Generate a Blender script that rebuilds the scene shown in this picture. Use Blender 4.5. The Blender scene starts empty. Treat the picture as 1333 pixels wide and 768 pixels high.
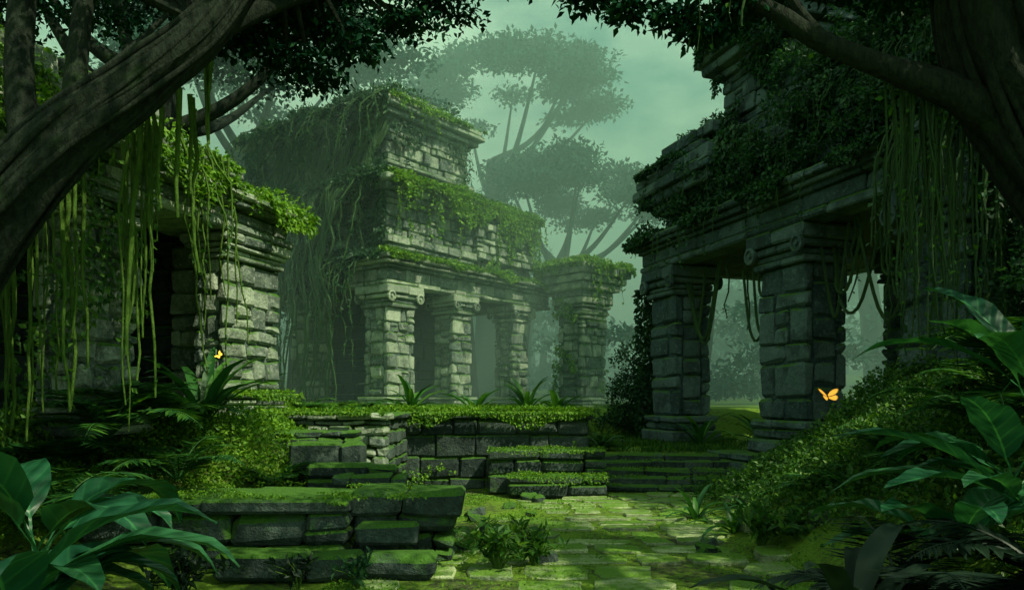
import bpy, math, numpy as np
from mathutils import Vector
rng=np.random.default_rng(11)
sc=bpy.context.scene
U=rng.uniform
def nz(v): return v/np.maximum(np.linalg.norm(v,axis=-1,keepdims=True),1e-9)
def SS(a,b,x):
    t=np.clip((np.asarray(x,float)-a)/(b-a),0,1); return t*t*(3-2*t)
def nse(P,s=1.0,seed=0.0):
    x,y,z=P[...,0]*s+seed,P[...,1]*s+seed*1.7,P[...,2]*s-seed*.6
    return (np.sin(1.7*x+1.3*np.sin(1.1*y+z))+np.sin(1.9*y+1.2*np.sin(1.3*z+.7*x))+np.sin(2.1*z+1.1*np.sin(1.7*x-y))+.6*np.sin(4.3*x+3.1*y-2.7*z)+.5*np.sin(5.1*y-4.7*z+2.2*x))/4.1

# ---------------------------------------------------------------- mesh accumulator
class Acc:
    def __init__(s): s.v=[];s.f=[];s.r=[];s.l=[];s.n=0
    def add(s,V,F,r=None,l=None):
        V=np.asarray(V,float).reshape(-1,3)
        if r is None: r=U(0,1)
        for i,f in enumerate(F):
            f=np.asarray(f,int); s.f.append(f+s.n)
            rr=r[i] if isinstance(r,list) else r
            s.r.append(np.broadcast_to(np.asarray(rr,float),(len(f),)).copy())
        s.v.append(V); s.l.append(np.zeros_like(V) if l is None else l); s.n+=len(V)
    def build(s,name,mat,parent=None,smooth=False):
        me=bpy.data.meshes.new(name)
        if s.n:
            V=np.concatenate(s.v); loops=np.concatenate([f.ravel() for f in s.f]); sz=np.concatenate([np.full(len(f),f.shape[1]) for f in s.f])
            me.vertices.add(len(V)); me.vertices.foreach_set('co',V.ravel())
            me.loops.add(len(loops)); me.loops.foreach_set('vertex_index',loops)
            me.polygons.add(len(sz)); me.polygons.foreach_set('loop_start',np.concatenate([[0],np.cumsum(sz)[:-1]]))
            me.update(calc_edges=True)
            a=me.attributes.new('rnd','FLOAT','FACE'); a.data.foreach_set('value',np.concatenate(s.r))
            a=me.attributes.new('luv','FLOAT_VECTOR','POINT'); a.data.foreach_set('vector',np.concatenate(s.l).ravel())
            me.polygons.foreach_set('use_smooth',np.full(len(sz),smooth))
            me.validate()
        me.materials.append(mat)
        ob=bpy.data.objects.new(name,me); sc.collection.objects.link(ob)
        if parent: ob.parent=parent
        return ob
def empty(name,loc=(0,0,0),rz=0):
    e=bpy.data.objects.new(name,None); sc.collection.objects.link(e); e.location=loc; e.rotation_euler=(0,0,rz); e.empty_display_size=.3; return e

# ---------------------------------------------------------------- blocks
_c=np.array([[i,j,k] for i in(-1,1) for j in(-1,1) for k in(-1,1)],float)
def cid(s): return int((s[0]>0)*4+(s[1]>0)*2+(s[2]>0))
Q=[];T=[]
for a in range(3):
    b,c=[(1,2),(2,0),(0,1)][a]
    for s_ in(-1,1):
        q=[]
        for (p,r_) in((-1,-1),(1,-1),(1,1),(-1,1)):
            v=[0,0,0];v[a]=s_;v[b]=p;v[c]=r_;q.append(cid(v)*3+a)
        Q.append(q)
for a in range(3):
    for b in range(a+1,3):
        c=3-a-b
        for s1 in(-1,1):
            for s2 in(-1,1):
                v0=[0,0,0];v0[a]=s1;v0[b]=s2;v0[c]=-1;v1=list(v0);v1[c]=1
                Q.append([cid(v0)*3+a,cid(v1)*3+a,cid(v1)*3+b,cid(v0)*3+b])
for i in range(8): T.append([i*3,i*3+1,i*3+2])
_tv=np.array([[ _c[i][k]*(1 if k==a else .8) for k in range(3)] for i in range(8) for a in range(3)])
def fixw(F):
    o=[]
    for f in F:
        p=_tv[f]; n=np.cross(p[1]-p[0],p[2]-p[0])
        o.append(f if np.dot(n,p.mean(0))>0 else f[::-1])
    return np.array(o)
Q=fixw(Q);T=fixw(T)
def block(acc,x0,x1,y0,y1,z0,z1,bev=.03,jit=.02,r=None):
    h=np.array([(x1-x0)/2,(y1-y0)/2,(z1-z0)/2]); c=np.array([(x0+x1)/2,(y0+y1)/2,(z0+z1)/2])
    b=min(bev*U(.7,1.6),h.min()*.45)
    V=np.empty((24,3))
    for i in range(8):
        j=U(-jit,jit,3); bb=b*U(.6,1.8)
        bb=min(bb,h.min()*.6)
        for a in range(3):
            e=_c[i]*(h-bb); e[a]=_c[i][a]*h[a]; V[i*3+a]=c+e+j
    acc.add(V,[Q,T],r)
def courses(acc,x0,x1,y0,y1,z0,z1,rowh=.35,bw=.6,along='x',inset=.03,bev=.03,jit=.018,ruin=0,gap=.012):
    z=z0
    while z<z1-.02:
        h=min(rowh*U(.6,1.4),z1-z)
        if z1-z-h<rowh*.35: h=z1-z
        a0,a1=(x0,x1) if along=='x' else (y0,y1)
        a=a0
        while a<a1-.01:
            w=bw*U(.45,1.55)
            if a1-a-w<bw*.4: w=a1-a
            if not(ruin and U(0,1)<ruin*((z-z0)/(z1-z0))**1.5):
                i1,i2=U(-inset*.3,inset,2); hs=[(0,h)]
                if h>.3 and w<.5 and U(0,1)<.25: k=U(.35,.65)*h; hs=[(0,k),(k,h)]
                for (p,q) in hs:
                    if along=='x': block(acc,a+gap/2,a+w-gap/2,y0+i1,y1-i2,z+p+gap/2,z+q-gap/2,bev,jit)
                    else: block(acc,x0+i1,x1-i2,a+gap/2,a+w-gap/2,z+p+gap/2,z+q-gap/2,bev,jit)
            a+=w
        z+=h
def ring(acc,x0,x1,y0,y1,z0,z1,th=.5,**k):
    courses(acc,x0,x1,y0,y0+th,z0,z1,along='x',**k)
    courses(acc,x0,x1,y1-th,y1,z0,z1,along='x',**k)
    courses(acc,x0,x0+th,y0+th,y1-th,z0,z1,along='y',**k)
    courses(acc,x1-th,x1,y0+th,y1-th,z0,z1,along='y',**k)
def cornice(acc,x0,x1,y0,y1,z0,prof,th=.6,bw=1.1,**k):
    z=z0
    for h,o in prof:
        ring(acc,x0-o,x1+o,y0-o,y1+o,z,z+h,th=th+o,rowh=h*2,bw=bw,inset=.015,**k); z+=h
    return z
def pier(acc,x0,x1,y0,y1,z0,z1,rowh=.34,bw=.5,base=.5,cap=.6,vol=True,along='x',ov=.2):
    courses(acc,x0-ov*.9,x1+ov*.9,y0-ov*.9,y1+ov*.9,z0,z0+base*.45,rowh=1,bw=.9,inset=.02,along=along)
    courses(acc,x0-ov*.45,x1+ov*.45,y0-ov*.45,y1+ov*.45,z0+base*.45,z0+base*.75,rowh=1,bw=.9,inset=.01,along=along)
    courses(acc,x0-ov*.7,x1+ov*.7,y0-ov*.7,y1+ov*.7,z0+base*.75,z0+base,rowh=1,bw=.9,inset=.01,along=along)
    t=min(.3,(y1-y0)*.3); zz0,zz1=z0+base,z1-cap; kw=dict(rowh=rowh,bw=bw,inset=.06,bev=.045,jit=.03,gap=.03)
    block(acc,x0+.1,x1-.1,y0+.1,y1-.1,zz0,zz1,.02,.0,0)
    courses(acc,x0,x1,y0,y0+t,zz0,zz1,along='x',**kw); courses(acc,x0,x1,y1-t,y1,zz0,zz1,along='x',**kw)
    courses(acc,x0,x0+.3,y0+t,y1-t,zz0,zz1,along='y',**kw); courses(acc,x1-.3,x1,y0+t,y1-t,zz0,zz1,along='y',**kw)
    c=z1-cap
    for h,o in((.18,.35),(.2,.1),(.22,.6),(.4,1.0)):
        courses(acc,x0-ov*o,x1+ov*o,y0-ov*o,y1+ov*o,c,c+h*cap,rowh=1,bw=1.2,inset=.008,along=along); c+=h*cap
    if vol:
        R=cap*.24
        for cx in(x0-ov*.1,x1+ov*.1):
            for yy,s in((y0-ov*.75,-1),(y1+ov*.75,1)):
                th=np.linspace(0,2*np.pi,15)[:-1]
                V=[];
                for q,(rr,dy) in enumerate(((1,0),(1,.08),(.72,.1),(.66,.04),(.3,.04),(.26,.1),(.0,.11))):
                    V.append(np.stack([cx+np.cos(th)*rr*R,np.full(14,yy+s*dy*.9),z1-cap*.55+np.sin(th)*rr*R],1))
                F=[[q*14+i,q*14+(i+1)%14,(q+1)*14+(i+1)%14,(q+1)*14+i] for q in range(6) for i in range(14)]
                F=np.array(F)
                if s<0: F=F[:,::-1]
                acc.add(np.concatenate(V),[F])

# ---------------------------------------------------------------- tubes / leaves
def catmull(p,n):
    p=np.asarray(p,float); k=len(p); P=np.vstack([2*p[0]-p[1],p,2*p[-1]-p[-2]])
    t=np.linspace(0,k-1-1e-6,n); i=t.astype(int); f=(t-i)[:,None]
    a,b,c,d=P[i],P[i+1],P[i+2],P[i+3]
    return .5*(2*b+(c-a)*f+(2*a-5*b+4*c-d)*f**2+(3*b-a-3*c+d)*f**3)
def interp1(r,n): r=np.asarray(r,float); return np.interp(np.linspace(0,len(r)-1,n),np.arange(len(r)),r)
def tube(acc,P,R,sides=5,ridge=0,r=None,seed=0):
    P=np.asarray(P,float);n=len(P); R=np.broadcast_to(R,(n,)).astype(float)
    Tn=nz(np.gradient(P,axis=0)); m=np.abs(Tn.mean(0)); ref=np.eye(3)[np.argmin(m)]
    A=nz(np.cross(Tn,ref)); B=np.cross(Tn,A)
    th=np.linspace(0,2*np.pi,sides+1)[:-1]
    rr=np.ones((n,sides))
    if ridge:
        s=np.arange(n)[:,None]*.12
        rr+=ridge*(np.abs(np.sin(2.5*th[None]+seed+.8*np.sin(s*1.3)))-.5+.5*np.sin(7*th[None]+2*np.sin(s+seed))+.35*np.sin(13*th[None]+s*2+seed)+.3*np.sin(s*3+4*np.sin(2*th[None])))
    V=P[:,None]+(R[:,None]*rr)[...,None]*(np.cos(th)[None,:,None]*A[:,None]+np.sin(th)[None,:,None]*B[:,None])
    i=np.arange(n-1)[:,None]*sides; j=np.arange(sides)[None]; j2=(j+1)%sides
    F=np.stack([i+j,i+j2,i+sides+j2,i+sides+j],-1).reshape(-1,4)
    acc.add(V.reshape(-1,3),[F],r)
def leaves(acc,P,D,size,aspect=.6,face=None,fj=.7,fold=.12,r=None):
    N=len(P)
    if N==0:return
    D=nz(D); f=rng.normal(size=(N,3)) if face is None else np.asarray(face)+rng.normal(size=(N,3))*fj
    S=nz(np.cross(D,f)); Nn=np.cross(S,D)
    L=(np.broadcast_to(size,(N,))*U(.6,1.4,N))[:,None]; W=L*aspect
    V=np.stack([P,P+D*L*.4+S*W*.5+Nn*L*fold,P+D*L,P+D*L*.4-S*W*.5+Nn*L*fold],1).reshape(-1,3)
    b=np.arange(N)[:,None]*4
    F=np.concatenate([b+np.array([[0,1,2]]),b+np.array([[0,2,3]])])
    rr=U(0,1,N) if r is None else np.broadcast_to(r,(N,))
    acc.add(V,[F],[np.concatenate([rr,rr])])
def clump(acc,c,rad,n,size,droop=.2,aspect=.55,shell=.55):
    d=nz(rng.normal(size=(n,3))); d[:,2]=np.where(d[:,2]<-.35,-d[:,2]*.5,d[:,2]); 
    q=shell+(1-shell)*U(0,1,n)
    bump=1+.28*nse(d*2.2,1,c[0]*3.1+c[2])
    P=np.asarray(c)+d*np.asarray(rad)*(q*bump)[:,None]
    D=d*.6+rng.normal(size=(n,3))*.7; D[:,2]-=droop
    leaves(acc,P,D,size,aspect,face=np.array([0,0,1.])+d*.6)
def strand(at,al,start,L,r=.012,sway=.06,out=np.zeros(3),ls=.1,ld=14,seg=.25):
    n=max(4,int(L/seg)); t=np.linspace(0,1,n)
    w=np.cumsum(rng.normal(size=(n,2))*sway*.5,axis=0)
    P=np.zeros((n,3)); P[:,:2]=w; P[:,2]=-t*L; P+=np.asarray(start)+np.asarray(out)*np.minimum(1,t*3)[:,None]
    if at is not None: tube(at,P,np.linspace(r,r*.5,n),5)
    m=int(L*ld)
    if al is not None and m>0:
        k=U(0,n-1.01,m); i=k.astype(int); Q_=P[i]+(P[i+1]-P[i])*(k-i)[:,None]
        D=rng.normal(size=(m,3)); D[:,2]-=.8
        leaves(al,Q_+D*.01,D,ls,.65,face=np.asarray(out)*4+np.array([0,0,.3]))
def hang(at,al,A,B,n,L0,L1,out=(0,0,0),**k):
    A=np.array(A,float);B=np.array(B,float)
    for i in range(n):
        t=U(0,1); strand(at,al,A+(B-A)*t+U(-.04,.04,3),L0+(L1-L0)*U(0,1)**1.8,out=np.array(out)*U(.4,1.4),**k)
def edge_moss(al,A,B,out,n,size=.1,w=.3,drop=.35,up=.12,th=-.15,ins=.3):
    A=np.array(A,float);B=np.array(B,float);out=np.array(out,float)
    t=U(0,1,n)[:,None]; P=A+(B-A)*t; m=nse(P,1.3,A[0]); keep=m>th; P=P[keep];m=m[keep];k=len(P)
    a=U(-1,1,k)
    a=np.abs(a)*np.where(U(0,1,k)<.6,1,-1)
    o=np.where(a>0,.08+.1*U(0,1,k),a*w*(1+ins)); dz=np.where(a>0,-(a**1.5)*drop*(.2+1.5*np.clip(m+.1,0,1)),up*U(0,1,k)*(.6+np.clip(m,0,1)))
    P=P+out*o[:,None]; P[:,2]+=dz
    D=rng.normal(size=(k,3))*.6+out*.7; D[:,2]+=np.where(a>0,-.9,.2)
    leaves(al,P,D,size,.65,face=out*.7+np.array([0,0,.8]))
def ivy(al,A,Uv,Vv,n_,cnt,size=.12,th=0,scale=1.0,off=.08,seed=0):
    A,Uv,Vv,n_=[np.array(q,float) for q in(A,Uv,Vv,n_)]
    P=A+Uv*U(0,1,cnt)[:,None]+Vv*U(0,1,cnt)[:,None]
    m=nse(P,scale,seed)+.3*nse(P,scale*3,seed+3); k=m>th; P=P[k];m=m[k];c=len(P)
    P=P+n_*(off*U(.2,1,c)*(1+2.5*np.clip(m-th,0,1)))[:,None]
    D=rng.normal(size=(c,3))*.5+n_*.35; D[:,2]-=.9
    leaves(al,P,D,size,.72,face=n_*1.2+np.array([0,0,.4]),fj=.5)

# ---------------------------------------------------------------- materials
def mat(name):
    m=bpy.data.materials.new(name); m.use_nodes=True; nt=m.node_tree; nt.nodes.clear(); return m,nt
def N(nt,t,**k):
    n=nt.nodes.new(t)
    for a,b in k.items(): setattr(n,a,b)
    return n
def ramp(nt,fac,stops):
    r=nt.nodes.new('ShaderNodeValToRGB'); e=r.color_ramp.elements
    while len(e)<len(stops): e.new(.5)
    for el,(p,c) in zip(e,stops): el.position=p; el.color=(*c,1) if len(c)==3 else c
    nt.links.new(fac,r.inputs[0]); return r.outputs[0]
def math_(nt,op,a,b=None,clamp=False):
    n=nt.nodes.new('ShaderNodeMath'); n.operation=op; n.use_clamp=clamp
    for i,v in enumerate((a,b)):
        if v is None: continue
        if isinstance(v,(int,float)): n.inputs[i].default_value=v
        else: nt.links.new(v,n.inputs[i])
    return n.outputs[0]
def mix(nt,f,a,b,bt='MIX'):
    n=nt.nodes.new('ShaderNodeMix'); n.data_type='RGBA'; n.blend_type=bt
    for s,v in((0,f),(6,a),(7,b)):
        if isinstance(v,(int,float)): n.inputs[s].default_value=v
        elif isinstance(v,tuple): n.inputs[s].default_value=(*v,1)
        else: nt.links.new(v,n.inputs[s])
    return n.outputs[2]
def noise(nt,vec,scale,detail=5,rough=.6):
    n=N(nt,'ShaderNodeTexNoise'); n.inputs['Scale'].default_value=scale; n.inputs['Detail'].default_value=detail; n.inputs['Roughness'].default_value=rough
    nt.links.new(vec,n.inputs['Vector']); return n.outputs[0]
def stone_mat(name,dark,light,moss=(.046,.12,.014),mossamt=.5,bump=.85):
    m,nt=mat(name); L=nt.links.new
    tc=N(nt,'ShaderNodeTexCoord').outputs['Object']; at=N(nt,'ShaderNodeAttribute',attribute_name='rnd').outputs['Fac']
    n1=noise(nt,tc,1.3,3); n2=noise(nt,tc,7,5,.7); n3=noise(nt,tc,30,2,.7)
    f=math_(nt,'ADD',math_(nt,'MULTIPLY',n2,.55),math_(nt,'MULTIPLY',at,.45))
    col=ramp(nt,f,[(.25,dark),(.5,tuple((a+b)/2 for a,b in zip(dark,light))),(.75,light)])
    col=mix(nt,math_(nt,'MULTIPLY',ramp(nt,n1,[(.48,(0,0,0)),(.6,(1,1,1))]),.6),col,tuple(c*.5 for c in dark))
    col=mix(nt,ramp(nt,n3,[(.3,(.5,.5,.5)),(.5,(0,0,0))]),col,tuple(c*.4 for c in dark))
    lich=ramp(nt,noise(nt,tc,11,2,.5),[(.58,(0,0,0)),(.66,(1,1,1))])
    col=mix(nt,math_(nt,'MULTIPLY',lich,.35),col,tuple(min(.5,c*1.35) for c in light))
    geo=N(nt,'ShaderNodeNewGeometry'); sx=N(nt,'ShaderNodeSeparateXYZ'); L(geo.outputs['Normal'],sx.inputs[0])
    mf=math_(nt,'ADD',math_(nt,'ADD',math_(nt,'MULTIPLY',sx.outputs[2],.42),math_(nt,'MULTIPLY',n1,.8)),math_(nt,'MULTIPLY',n2,.5))
    mf=ramp(nt,math_(nt,'ADD',mf,mossamt-.5),[(.72,(0,0,0)),(.92,(1,1,1))])
    mc=mix(nt,n3,tuple(c*.5 for c in moss),tuple(c*1.7 for c in moss))
    col=mix(nt,mf,col,mc)
    h=math_(nt,'ADD',n2,math_(nt,'MULTIPLY',n3,.4))
    bp=N(nt,'ShaderNodeBump'); bp.inputs['Strength'].default_value=bump; bp.inputs['Distance'].default_value=.07; L(h,bp.inputs['Height'])
    b=N(nt,'ShaderNodeBsdfPrincipled'); L(col,b.inputs['Base Color']); b.inputs['Roughness'].default_value=.88; b.inputs['Specular IOR Level'].default_value=.25; L(bp.outputs[0],b.inputs['Normal'])
    o=N(nt,'ShaderNodeOutputMaterial'); L(b.outputs[0],o.inputs[0]); return m
def leaf_mat(name,c1,c2,c3,trans=.35,rough=.5,vein=False,spec=.3):
    m,nt=mat(name); L=nt.links.new
    tc=N(nt,'ShaderNodeTexCoord').outputs['Object']; at=N(nt,'ShaderNodeAttribute',attribute_name='rnd').outputs['Fac']
    n1=noise(nt,tc,.9,2)
    f=math_(nt,'ADD',math_(nt,'MULTIPLY',at,.5),math_(nt,'MULTIPLY',n1,.5))
    col=ramp(nt,f,[(.25,c1),(.5,c2),(.75,c3)])
    if trans==0:
        b=N(nt,'ShaderNodeBsdfDiffuse'); L(col,b.inputs[0]); o=N(nt,'ShaderNodeOutputMaterial'); L(b.outputs[0],o.inputs[0]); return m
    b=N(nt,'ShaderNodeBsdfPrincipled'); b.inputs['Roughness'].default_value=rough; b.inputs['Specular IOR Level'].default_value=spec
    if vein:
        l=N(nt,'ShaderNodeAttribute',attribute_name='luv'); s=N(nt,'ShaderNodeSeparateXYZ'); L(l.outputs['Vector'],s.inputs[0])
        ax=math_(nt,'ABSOLUTE',s.outputs[0]); ph=math_(nt,'SUBTRACT',math_(nt,'MULTIPLY',s.outputs[1],95.),math_(nt,'MULTIPLY',ax,9.))
        w=math_(nt,'SINE',ph); rib=ramp(nt,ax,[(.02,(1,1,1)),(.07,(0,0,0))])
        wv=ramp(nt,w,[(.75,(0,0,0)),(1,(1,1,1))])
        col=mix(nt,math_(nt,'MULTIPLY',wv,.25),col,tuple(min(1,c*1.5) for c in c3))
        col=mix(nt,math_(nt,'MULTIPLY',rib,.7),col,tuple(min(1,c*1.9) for c in c3))
        bp=N(nt,'ShaderNodeBump'); bp.inputs['Strength'].default_value=.5; bp.inputs['Distance'].default_value=.01; L(w,bp.inputs['Height']); L(bp.outputs[0],b.inputs['Normal'])
    L(col,b.inputs['Base Color'])
    t=N(nt,'ShaderNodeBsdfTranslucent'); L(mix(nt,1.0,col,(1.4,1.3,.5),'MULTIPLY'),t.inputs[0])
    ms=N(nt,'ShaderNodeMixShader'); ms.inputs[0].default_value=trans; L(b.outputs[0],ms.inputs[1]); L(t.outputs[0],ms.inputs[2])
    o=N(nt,'ShaderNodeOutputMaterial'); L(ms.outputs[0],o.inputs[0]); return m
def bark_mat(name,c1,c2,moss=.3,mc=(.03,.06,.014)):
    m,nt=mat(name); L=nt.links.new
    tc=N(nt,'ShaderNodeTexCoord').outputs['Object']
    mp=N(nt,'ShaderNodeMapping'); mp.inputs['Scale'].default_value=(1,1,.35); L(tc,mp.inputs[0]); v=mp.outputs[0]
    n1=noise(nt,v,16,5,.75); n2=noise(nt,tc,2.2,3)
    col=ramp(nt,n1,[(.35,c1),(.68,c2)])
    col=mix(nt,ramp(nt,math_(nt,'ADD',n2,moss-.3),[(.5,(0,0,0)),(.65,(1,1,1))]),col,mc)
    bp=N(nt,'ShaderNodeBump'); bp.inputs['Strength'].default_value=1; bp.inputs['Distance'].default_value=.08; L(n1,bp.inputs['Height'])
    b=N(nt,'ShaderNodeBsdfPrincipled'); L(col,b.inputs['Base Color']); b.inputs['Roughness'].default_value=.9; b.inputs['Specular IOR Level'].default_value=.2; L(bp.outputs[0],b.inputs['Normal'])
    o=N(nt,'ShaderNodeOutputMaterial'); L(b.outputs[0],o.inputs[0]); return m
def plain(name,c,rough=.6,em=0):
    m,nt=mat(name); b=N(nt,'ShaderNodeBsdfPrincipled'); tc=N(nt,'ShaderNodeTexCoord').outputs['Object']
    nt.links.new(ramp(nt,noise(nt,tc,30,3),[(.3,tuple(x*.7 for x in c)),(.7,c)]),b.inputs['Base Color']); b.inputs['Roughness'].default_value=rough
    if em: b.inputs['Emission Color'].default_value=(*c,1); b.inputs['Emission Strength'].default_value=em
    o=N(nt,'ShaderNodeOutputMaterial'); nt.links.new(b.outputs[0],o.inputs[0]); return m
M_st=stone_mat('weathered_stone',(.08,.115,.105),(.43,.49,.38),mossamt=.44)
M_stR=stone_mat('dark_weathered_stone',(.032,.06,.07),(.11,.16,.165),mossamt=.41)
M_stL=stone_mat('shade_darkened_mossy_stone',(.020,.034,.035),(.08,.11,.10),mossamt=.48)  # mossy dark stone, colour lowered further so sun-facing fronts look shaded
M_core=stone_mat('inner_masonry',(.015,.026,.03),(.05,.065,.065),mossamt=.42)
M_flag=stone_mat('flagstone',(.18,.23,.13),(.48,.54,.30),moss=(.10,.20,.022),mossamt=.34)
M_ivy=leaf_mat('ivy_leaf',(.016,.065,.010),(.038,.125,.016),(.10,.215,.022))
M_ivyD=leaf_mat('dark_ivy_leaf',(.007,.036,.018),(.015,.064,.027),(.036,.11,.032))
M_moss=leaf_mat('bright_moss_leaf',(.042,.125,.008),(.10,.24,.014),(.20,.37,.03))
M_can=leaf_mat('canopy_leaf',(.003,.019,.012),(.007,.033,.018),(.016,.055,.022),trans=0)
M_far=leaf_mat('forest_leaf',(.008,.05,.038),(.016,.07,.05),(.028,.09,.055),trans=0)
M_vine=bark_mat('vine_stem',(.045,.10,.012),(.12,.22,.035),.3,(.08,.16,.022))
M_root=bark_mat('root_stem',(.018,.045,.025),(.06,.115,.05),.4,(.038,.085,.025))
M_bark=bark_mat('tree_bark',(.005,.009,.008),(.028,.040,.028),.22,(.016,.038,.01))
M_big=leaf_mat('broad_leaf',(.008,.055,.032),(.014,.095,.042),(.032,.14,.048),trans=.25,rough=.38,vein=True,spec=.45)
M_fern=leaf_mat('fern_leaf',(.013,.068,.018),(.028,.118,.022),(.075,.20,.025),trans=.3)
M_dk=leaf_mat('shade_darkened_leaf',(.003,.012,.008),(.006,.02,.012),(.012,.03,.016),trans=.15)  # shade put into the colour: darkened leaf for the same foreground plants

# ---------------------------------------------------------------- terrain
def H(x,y):
    x=np.asarray(x,float);y=np.asarray(y,float)
    P=np.stack([x,y,0*x],-1); nn=nse(P,.8,2.)*.10+nse(P,2.3,5.)*.035
    pathc=.9+(y-8)*.28; off=np.abs(x-pathc)
    nn=nn*SS(1.0,3.0,off)+.012*nse(P,3.,1.)
    h=np.zeros_like(x)
    lm=1.55*SS(-2.2,-4.4,x)*SS(9.9,12.2,y)*SS(30,25,y); lm=np.maximum(lm,.9*SS(-4.2,-6.5,x)*SS(2,7,y))
    lm=np.maximum(lm,1.55*SS(-5.0,-7.0,x)*SS(7,10,y))
    t1=1.70*SS(14.1,14.3,y)*SS(-2.42,-2.6,x); t2=1.66*SS(17.1,17.3,y)*SS(1.72,1.5,x)
    t3=1.70*SS(22,26,y)
    c=.74*SS(17.95,18.15,y)*SS(1.5,1.8,x)
    rm=2.35*SS(3.4,7.0,x)*SS(6.0,10.5,y)*SS(16.2,12.8,y)
    rm=np.maximum(rm,.85*SS(4.9,6.0,x)*SS(14,16,y)); rm=np.maximum(rm,1.3*SS(3.0,5.2,x)*SS(3,6.5,y)*SS(14,10,y))
    h=np.maximum.reduce([lm,t1,t2,t3,c,rm])
    h=h+np.where(h>.05,nn,nn*.5)
    h=h+2.5*SS(45,120,y)+3*SS(14,60,np.abs(x))
    return h
ax=np.concatenate([[-500,-250,-120,-60,-35,-24,-18],np.arange(-14,14.01,.13),[18,24,35,60,120,250,500]])
ay=np.concatenate([[-200,-80,-30,-12,-5,-1],np.arange(1.5,30,.13),np.arange(30,60,1.5),[70,90,120,180,300,600]])
X,Y=np.meshgrid(ax,ay); Z=H(X,Y); V=np.stack([X,Y,Z],-1).reshape(-1,3)
ny,nx=X.shape; i=np.arange(ny-1)[:,None]*nx+np.arange(nx-1)[None]; F=np.stack([i,i+1,i+nx+1,i+nx],-1).reshape(-1,4)
m,nt=mat('mossy_soil'); L=nt.links.new; tc=N(nt,'ShaderNodeTexCoord').outputs['Object']
a1=noise(nt,tc,.7,4); a2=noise(nt,tc,9,6,.7); a3=noise(nt,tc,45,3,.7)
soil=ramp(nt,a2,[(.3,(.03,.04,.016)),(.7,(.11,.13,.06))]); ms=ramp(nt,a3,[(.3,(.06,.13,.01)),(.7,(.20,.33,.035))])
col=mix(nt,ramp(nt,math_(nt,'ADD',math_(nt,'MULTIPLY',a1,.5),math_(nt,'MULTIPLY',a2,.5)),[(.42,(0,0,0)),(.52,(1,1,1))]),soil,ms)
bp=N(nt,'ShaderNodeBump'); bp.inputs['Strength'].default_value=.9; bp.inputs['Distance'].default_value=.06; L(math_(nt,'ADD',a2,math_(nt,'MULTIPLY',a3,.5)),bp.inputs['Height'])
b=N(nt,'ShaderNodeBsdfPrincipled'); L(col,b.inputs['Base Color']); b.inputs['Roughness'].default_value=.95; b.inputs['Specular IOR Level'].default_value=.15; L(bp.outputs[0],b.inputs['Normal'])
o=N(nt,'ShaderNodeOutputMaterial'); L(b.outputs[0],o.inputs[0])
g=Acc(); g.add(V,[F]); g.build('ground',m,smooth=True)

# flagstone path
fs=Acc(); y=4.6
while y<16.4:
    hy=U(.4,.8); pc=.9+(y-8)*.28; x=pc-3.0+U(-.4,.2)
    while x<pc+2.7:
        w=U(.45,1.25)
        edge=abs(x+w/2-pc)/2.7
        if U(0,1)>.14+.55*edge**3:
            cx,cy=x+w/2,y+hy/2
            corners=np.array([[-1,-1],[0,-1.0],[1,-1],[1,0.1],[1,1],[0,1],[-1,1],[-1,0]],float)
            corners=corners*np.array([w/2-.03,hy/2-.03])*U(.86,1.0,(8,1))+U(-.04,.04,(8,2))
            corners[[0,2,4,6]]*=U(.78,.97,(4,1))
            z=float(H(cx,cy))+U(.015,.05); tilt=U(-.03,.03,2)
            def lay(s,dz): 
                q=corners*s; return np.stack([cx+q[:,0],cy+q[:,1],z+dz+q@tilt],1)
            VV=np.concatenate([lay(1,-.12),lay(1,-.015),lay(.95,0)])
            FF=[[a*8+i_,a*8+(i_+1)%8,(a+1)*8+(i_+1)%8,(a+1)*8+i_] for a in range(2) for i_ in range(8)]
            fs.add(VV,[np.array(FF),np.arange(16,24)[None]],U(0,1))
        x+=w
    y+=hy
fs.build('flagstone_path',M_flag)

# ---------------------------------------------------------------- gate ruin (left)
E=empty('ruined_gatehouse',(-6.2,9.0,0),math.atan2(.963,.27))
s=Acc()
pier(s,4.6,6.3,.05,.75,1.7,4.95,rowh=.34,bw=.5,base=.42,cap=.45,vol=False,ov=.16)
pier(s,1.5,2.6,.05,.95,1.5,4.95,rowh=.34,bw=.42,base=.4,cap=.4,vol=False,ov=.14)
pier(s,-2.4,-1.2,.05,.95,1.2,4.95,rowh=.36,bw=.5,base=.4,cap=.4,vol=False,ov=.14)
for z0,z1,o in((4.95,5.12,.1),(5.12,5.38,.02),(5.38,5.5,.2),(5.5,5.66,.3)):
    courses(s,-3,6.45+o,-o,1.3,z0,z1,rowh=1,bw=1.1,inset=.015)
courses(s,-3,5.2,.1,1.2,5.66,6.25,rowh=.3,bw=.7,ruin=.8)
courses(s,-3,3.2,.15,1.2,6.2,6.6,rowh=.3,bw=.7,ruin=.7)
courses(s,5.4,6.4,1.32,1.9,1.7,4.93,rowh=.4,bw=.6,along='y')
s.build('piers_and_entablature',M_st,E)
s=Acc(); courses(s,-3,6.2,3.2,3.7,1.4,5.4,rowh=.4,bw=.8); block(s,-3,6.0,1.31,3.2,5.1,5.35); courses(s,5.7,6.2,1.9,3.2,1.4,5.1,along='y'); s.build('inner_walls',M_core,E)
al=Acc(); at=Acc(); am=Acc()
edge_moss(am,(-3,-.3,5.68),(6.8,-.3,5.68),(0,-1,0),7000,.085,.6,.4,.25,-.35)
edge_moss(am,(6.75,-.3,5.68),(6.75,1.3,5.68),(1,0,0),900,.085,.4,.25,.12,-.4)
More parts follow.
